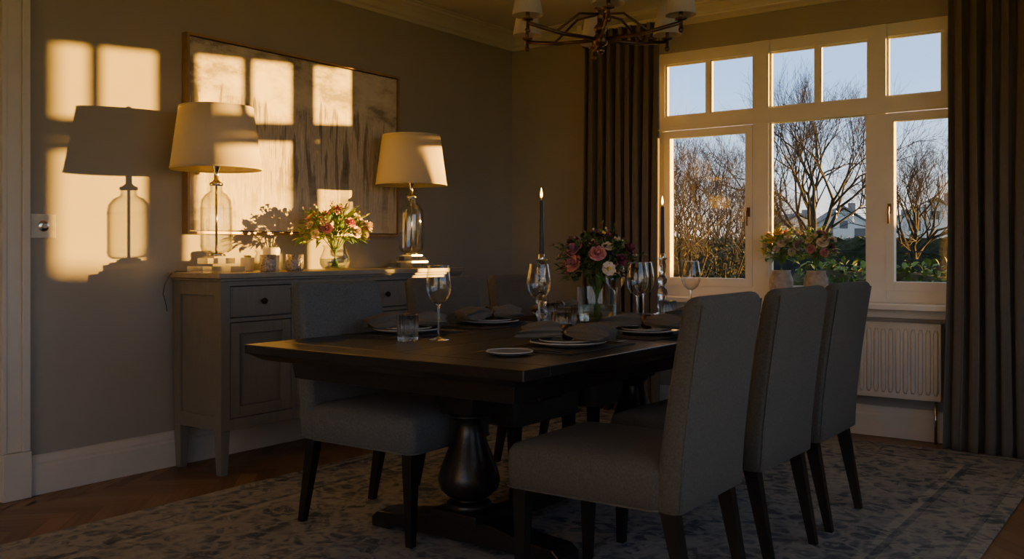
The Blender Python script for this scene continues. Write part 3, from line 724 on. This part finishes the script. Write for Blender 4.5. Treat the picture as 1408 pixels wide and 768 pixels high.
def cutlery(i,x,y,d):
    for kind,yy in(('table_fork',-.165),('table_fork',-.20),('table_knife',.165),('table_knife',.195)):
        b=MB(); b.M=Matrix.Translation((x,y,TZ+.0045))@Matrix.Rotation(0 if d>0 else math.pi,4,'Z')@Matrix.Translation((0,yy,0))
        S='silver'
        hs=[[( -.105,-.007,.0),(-.105,.007,0),(-.105,.007,.003),(-.105,-.007,.003)],[(-.05,-.005,0),(-.05,.005,0),(-.05,.005,.004),(-.05,-.005,.004)],[(.02,-.003,.002),(.02,.003,.002),(.02,.003,.005),(.02,-.003,.005)]]
        if kind=='table_fork':
            b.loft(hs+[[(.04,-.011,.002),(.04,.011,.002),(.04,.011,.004),(.04,-.011,.004)],[(.055,-.012,.001),(.055,.012,.001),(.055,.012,.003),(.055,-.012,.003)]],S,False)
            for q in(-.0105,-.0035,.0035,.0105): b.box((.054,q-.0017,.0015),(.098,q+.0017,.0035),S)
        else:
            b.loft(hs+[[(.03,-.009,.0),(.03,.007,.0),(.03,.007,.002),(.03,-.009,.002)],[(.09,-.010,.0),(.09,.007,.0),(.09,.006,.002),(.09,-.009,.002)],[(.115,.002,.0),(.115,.006,.0),(.115,.006,.001),(.115,.002,.001)]],S,False)
        n=cnt.get(kind,0); cnt[kind]=n+1
        b.obj(kind+('' if n==0 else '.%03d'%n),origin=(x,y,TZ))
sets=[(1.60,-2.93,1),(1.60,-2.36,1),(1.60,-1.76,1),(2.44,-2.98,-1),(2.44,-2.38,-1),(2.44,-1.80,-1)]
for i,(x,y,d) in enumerate(sets):
    setting(i,x,y,d); plate(i,x,y); napkin(i,x,y,(math.radians(60+12*i) if d>0 else math.radians(30-8*i)),40+i); cutlery(i,x,y,d)
b=MB(); b.lathe([(.0005,0),(.05,0),(.055,.003),(.078,.010),(.08,.013),(.077,.013),(.055,.006),(.0005,.005)],(2.42,-3.31,TZ),'plate_ceramic',40,cap=False)
b.lathe([(.077,.0125),(.0805,.012),(.0805,.0145),(.077,.0145)],(2.42,-3.31,TZ),'rim_ceramic',40,closed=True); b.obj('side_plate')

# ------------------------------------------------------------------ chandelier
b=MB(); hx,hy=2.23,-2.40; B='bronze'; az=2.01
b.tube([(hx,hy,az),(hx,hy,H-.02)],.009,B); b.lathe([(.06,H-.025),(.065,H-.01),(.065,H)],(hx,hy,0),B,24)
b.sphere((hx,hy,az),.032,B,16,10); b.sphere((hx,hy,az-.045),.016,B,12,8); b.lathe([(.022,.03),(.03,.05),(.014,.07),(.014,.12),(.03,.13),(.009,.15)],(hx,hy,az),B,16)
for k in range(6):
    a=2*math.pi*k/6+.10; r=.36; ca,sa=math.cos(a),math.sin(a)
    ex,ey=hx+r*ca,hy+r*sa
    b.tube([(hx,hy,az),(hx+.55*r*ca,hy+.55*r*sa,az+.006),(ex,ey,az+.03)],.0085,B,6)
    b.tube([(hx,hy,az+.11),(hx+.30*r*ca,hy+.30*r*sa,az+.10),(hx+.62*r*ca,hy+.62*r*sa,az+.01)],.0055,B,6)
    b.tube([(ex,ey,az-.0),(ex,ey,az+.15)],.008,B,6); b.sphere((ex,ey,az-.0),.012,B,8,6)
    b.lathe([(.005,0),(.024,.006),(.026,.012),(.005,.014)],(ex,ey,az+.035),B,12)
    b.lathe([(.064,.06),(.040,.19),(.038,.19),(.062,.06)],(ex,ey,az),'small_shade',20,closed=True)
b.obj('chandelier',fixn=False)

# ------------------------------------------------------------------ outdoors
b=MB(); b.box((-120,.26,-.5),(60,140,-.3),'lawn'); b.box((-120,-60,-.5),(60,Y0-.22,-.3),'lawn'); b.box((X1+.21,Y0-.22,-.5),(60,.26,-.3),'lawn'); b.obj('lawn_ground')
b=MB(); b.box((5.02,.26,-.3),(8.6,2.0,3.0),'sun_block_render'); b.box((4.9,.26,3.0),(8.7,2.1,3.12),'roof_slate'); b.obj('sun_block_wing')  # made-up block outside the view, stops sun past the wall patch
def tree(b,base,height,spread,depth,seed,r0,bark='bark',tw='twig',nbr=3,k0=.22):
    random.seed(seed)
    def br(p,d,L,r,lv):
        pts=[p]; q=p.copy(); dd=d.copy(); n=3
        jit=.04 if lv==depth else .12
        for i in range(n):
            dd=(dd+Vector((U(-jit,jit),U(-jit,jit),U(-.02,.08)))).normalized(); q=q+dd*L/n; pts.append(q.copy())
        b.tube(pts,[r,r*.88,r*.76,r*.62],bark if lv>depth-4 else tw,5 if lv>3 else 3,True)
        if lv==0: return
        m=nbr if lv<depth else 7
        for i in range(m):
            t=1 if i==0 else (U(.4,1) if lv<depth else .55+.45*i/m)
            idx=min(2,int(t*3)); s=pts[idx].lerp(pts[idx+1],t*3-idx if t<1 else 1)
            aa=U(0,6.283) if lv<depth else i*2.4; an=(U(.30,.72) if (lv<depth or i) else .08)*spread
            if lv==depth:
                side=Vector((math.cos(aa),math.sin(aa),0)); LL=L*U(.95,1.15)
                if i: an=U(.45,.95)
            else: side=dd.cross(Vector((math.cos(aa),math.sin(aa),.3))).normalized(); LL=L*U(.66,.84)
            nd=(dd*math.cos(an)+side*math.sin(an)); nd.z+=.12; nd.normalize()
            br(s,nd,LL,max(.0035,r*.56),lv-1)
    br(Vector(base),Vector((0,0,1)),height*k0,r0,depth)
Cx,Cy=4.286,-5.836
def at(u,d): 
    a=(u-704)/1286; return (Cx+d*(-.592+.806*a),Cy+d*(.806+.592*a))
x,y=at(1122,31); b=MB(); tree(b,(x,y,-.3),7.9,1.0,7,4,.15); b.obj('bare_tree',fixn=False)
x,y=at(1258,36); b=MB(); tree(b,(x,y,-.3),6.3,1.05,7,9,.14); b.obj('bare_tree.001',fixn=False)
for i,(u,d,h,s) in enumerate(((945,24,5.0,13),(985,31,5.8,15),(1018,22,3.7,17),(1045,46,6.0,19),(915,22,5.0,23))):
    x,y=at(u,d); b=MB(); tree(b,(x,y,-.3),h,1.1,6,s,.06); b.obj('bare_tree.%03d'%(i+2),fixn=False)
def hedge(name,x0,x1,y0,y1,h,seed,rough=.18,base=-.3,dip=None,mat='outdoor_leaf',dens=30):
    b=MB(); nx=max(8,int((x1-x0)/.18))
    def disp(x,y,z): 
        v=Vector((x*1.7+seed,y*1.7,z*1.7)); return noise.noise(v)*rough*1.4+noise.noise(v*3.7)*rough*.6
    def f(u,v):
        x=x0+(x1-x0)*u; hh=h
        if dip: 
            k=min(1,max(0,(x-dip[0])/(dip[1]-dip[0]))); hh=h-dip[2]*(1-k)
        t=v*(hh*2+(y1-y0))
        if t<hh: X,Y,Z=x,y0,t
        elif t<hh+(y1-y0): X,Y,Z=x,y0+t-hh,hh
        else: X,Y,Z=x,y1,2*hh+(y1-y0)-t
        dd=disp(X,Y,Z); dz=disp(X+9,Y,Z)
        return (X,Y-dd if t<hh else Y+dd,Z+base+(dz if Z>.2 else 0))
    b.grid(f,nx,max(14,int((2*h)/.12)),'hedge_leaf',False)
    random.seed(seed)
    if not dip:
        for i in range(int((x1-x0)*dens)):
            leaf(b,(U(x0,x1),U(y0,y1),base+h+U(-.1,.12)),(U(-1,1),U(-1,1),U(0,1)),U(.08,.16),U(.05,.08),mat)
            leaf(b,(U(x0,x1),y0-U(0,.1),base+h*R()),(U(-1,1),-1,U(0,1)),U(.08,.16),U(.05,.08),mat)
    b.obj(name,fixn=False)
hedge('garden_hedge',-14,-5.6,13.5,14.6,1.45,2)
hedge('sun_block_hedge',4.6,12,5.4,6.6,2.06,5,rough=.06,dip=(7.35,7.9,.38))  # added out of view to cut the low sun; dip lets some through
hedge('garden_hedge.002',-30,2.5,40,41.2,1.9,8)
hedge('garden_hedge.003',.35,3.4,5.2,6.0,1.12,12,rough=.12,mat='outdoor_leaf_sunlit',dens=160)  # sunlit look comes from the lighter leaf colour
for i,(u,d,r) in enumerate(((940,17,1.0),(990,18,.9),(1030,19,.7))):
    x,y=at(u,d); b=MB(); random.seed(50+i)
    for k in range(700):
        az_=U(0,6.28); rr_=r*U(.2,1)**.5; z=U(-.3,1.3)
        leaf(b,(x+rr_*math.cos(az_),y+rr_*math.sin(az_),z),(U(-1,1),U(-1,1),U(-.2,1)),U(.08,.16),U(.05,.09),'outdoor_leaf')
    for k in range(40): b.tube([(x,y,-.3),(x+U(-.5,.5)*r,y+U(-.5,.5)*r,1),(x+U(-1,1)*r,y+U(-1,1)*r,U(1.6,2.6))],[.02,.012,.004],'twig',4)
    b.obj('garden_shrub'+('' if i==0 else '.%03d'%i),fixn=False)
b=MB(); p0=Vector((*at(1050,17),0)); p1=Vector((*at(1340,15),0)); dv=(p1-p0); Ln=dv.length; dv.normalize(); ang=math.atan2(dv.y,dv.x)
b.M=Matrix.Translation((p0.x,p0.y,-.3))@Matrix.Rotation(ang,4,'Z')
b.box((0,0,.02),(Ln,.02,1.22),'fence_wood')
xx=0
while xx<Ln:
    b.box((xx,-.006,.02),(xx+.10,-.0005,1.22),'fence_wood'); xx+=.112
for t in range(int(Ln/1.8)+1): b.box((t*1.8,.021,0),(t*1.8+.09,.08,1.38),'fence_wood')
b.box((0,-.02,1.221),(Ln,.05,1.25),'fence_wood'); b.box((0,.0,1.36),(Ln,.03,1.385),'fence_wood')
b.obj('garden_fence')
def house(name,u,d,w,hw,hr,dep,rot,chim=True):
    x,y=at(u,d); b=MB(); b.M=Matrix.Translation((x,y,-.3))@Matrix.Rotation(rot,4,'Z')
    b.prism([(-w/2,0),(w/2,0),(w/2,hw),(0,hr-.15),(-w/2,hw)],'y',0,dep,'house_white')
    for s in(-1,1):
        b.add([(s*(w/2+.25),-.25,hw-.2),(0,-.25,hr),(0,dep+.25,hr),(s*(w/2+.25),dep+.25,hw-.2),(s*(w/2+.25),-.25,hw-.08),(0,-.25,hr+.14),(0,dep+.25,hr+.14),(s*(w/2+.25),dep+.25,hw-.08)],
              [(0,1,2,3),(7,6,5,4),(0,4,5,1),(1,5,6,2),(2,6,7,3),(3,7,4,0)],'roof_slate')
    for wx in(-w*.27,w*.27):
        for wz in(.8,hw-1.0): b.box((wx-.4,-.03,wz),(wx+.4,.01,wz+.8),'house_glass')
    b.box((-.3,-.03,hw-.2),(.3,.01,hw+.4),'house_glass')
    if chim: b.box((w*.2,dep*.5,hr-.9),(w*.2+.5,dep*.5+.5,hr+.5),'roof_slate')
    b.obj(name)
house('white_house',1160,72,4.4,3.2,4.6,6,.45); house('white_house.001',1285,66,4.8,3.7,5.0,6,.3); house('white_house.002',1098,80,6,2.9,4.4,6,.6); house('white_house.003',1225,85,7,3.0,4.6,6,.4)

# ------------------------------------------------------------------ lights / world
s=bpy.data.lights.new('sun','SUN'); s.energy=42; s.color=(1,.47,.05); s.angle=math.radians(.65)
so=bpy.data.objects.new('sun',s); d=Vector((-.90,-1,-math.tan(math.radians(3.6))*math.hypot(.9,1))); so.rotation_euler=d.to_track_quat('-Z','Y').to_euler(); so.location=(8,8,4)
bpy.context.scene.collection.objects.link(so)
w=bpy.data.worlds.new('World'); bpy.context.scene.world=w; w.use_nodes=True; nt=w.node_tree; nt.nodes.clear()
out=nt.nodes.new('ShaderNodeOutputWorld'); bg=nt.nodes.new('ShaderNodeBackground'); tc=nt.nodes.new('ShaderNodeTexCoord'); sp=nt.nodes.new('ShaderNodeSeparateXYZ')
cr=nt.nodes.new('ShaderNodeValToRGB'); e=cr.color_ramp.elements
e[0].position=0; e[0].color=(.72,.60,.50,1); e[1].position=1; e[1].color=(.28,.28,.29,1)
for p,c in((.03,(.76,.70,.64,1)),(.08,(.54,.65,.77,1)),(.17,(.31,.52,.86,1)),(.30,(.30,.43,.66,1)),(.5,(.28,.30,.33,1))): q=e.new(p); q.color=c
nt.links.new(tc.outputs['Generated'],sp.inputs[0]); nt.links.new(sp.outputs[2],cr.inputs[0]); nt.links.new(cr.outputs[0],bg.inputs[0]); bg.inputs[1].default_value=2.5
nt.links.new(bg.outputs[0],out.inputs[0])

# ------------------------------------------------------------------ camera
cam=bpy.data.cameras.new('Camera'); co=bpy.data.objects.new('Camera',cam); bpy.context.scene.collection.objects.link(co)
cam.sensor_width=36; cam.lens=36*1286/1408; cam.shift_y=-42/1408; cam.clip_end=500; cam.clip_start=.05
co.location=(4.286,-5.836,1.12); co.rotation_euler=(math.pi/2,0,math.radians(36.3))
bpy.context.scene.camera=co
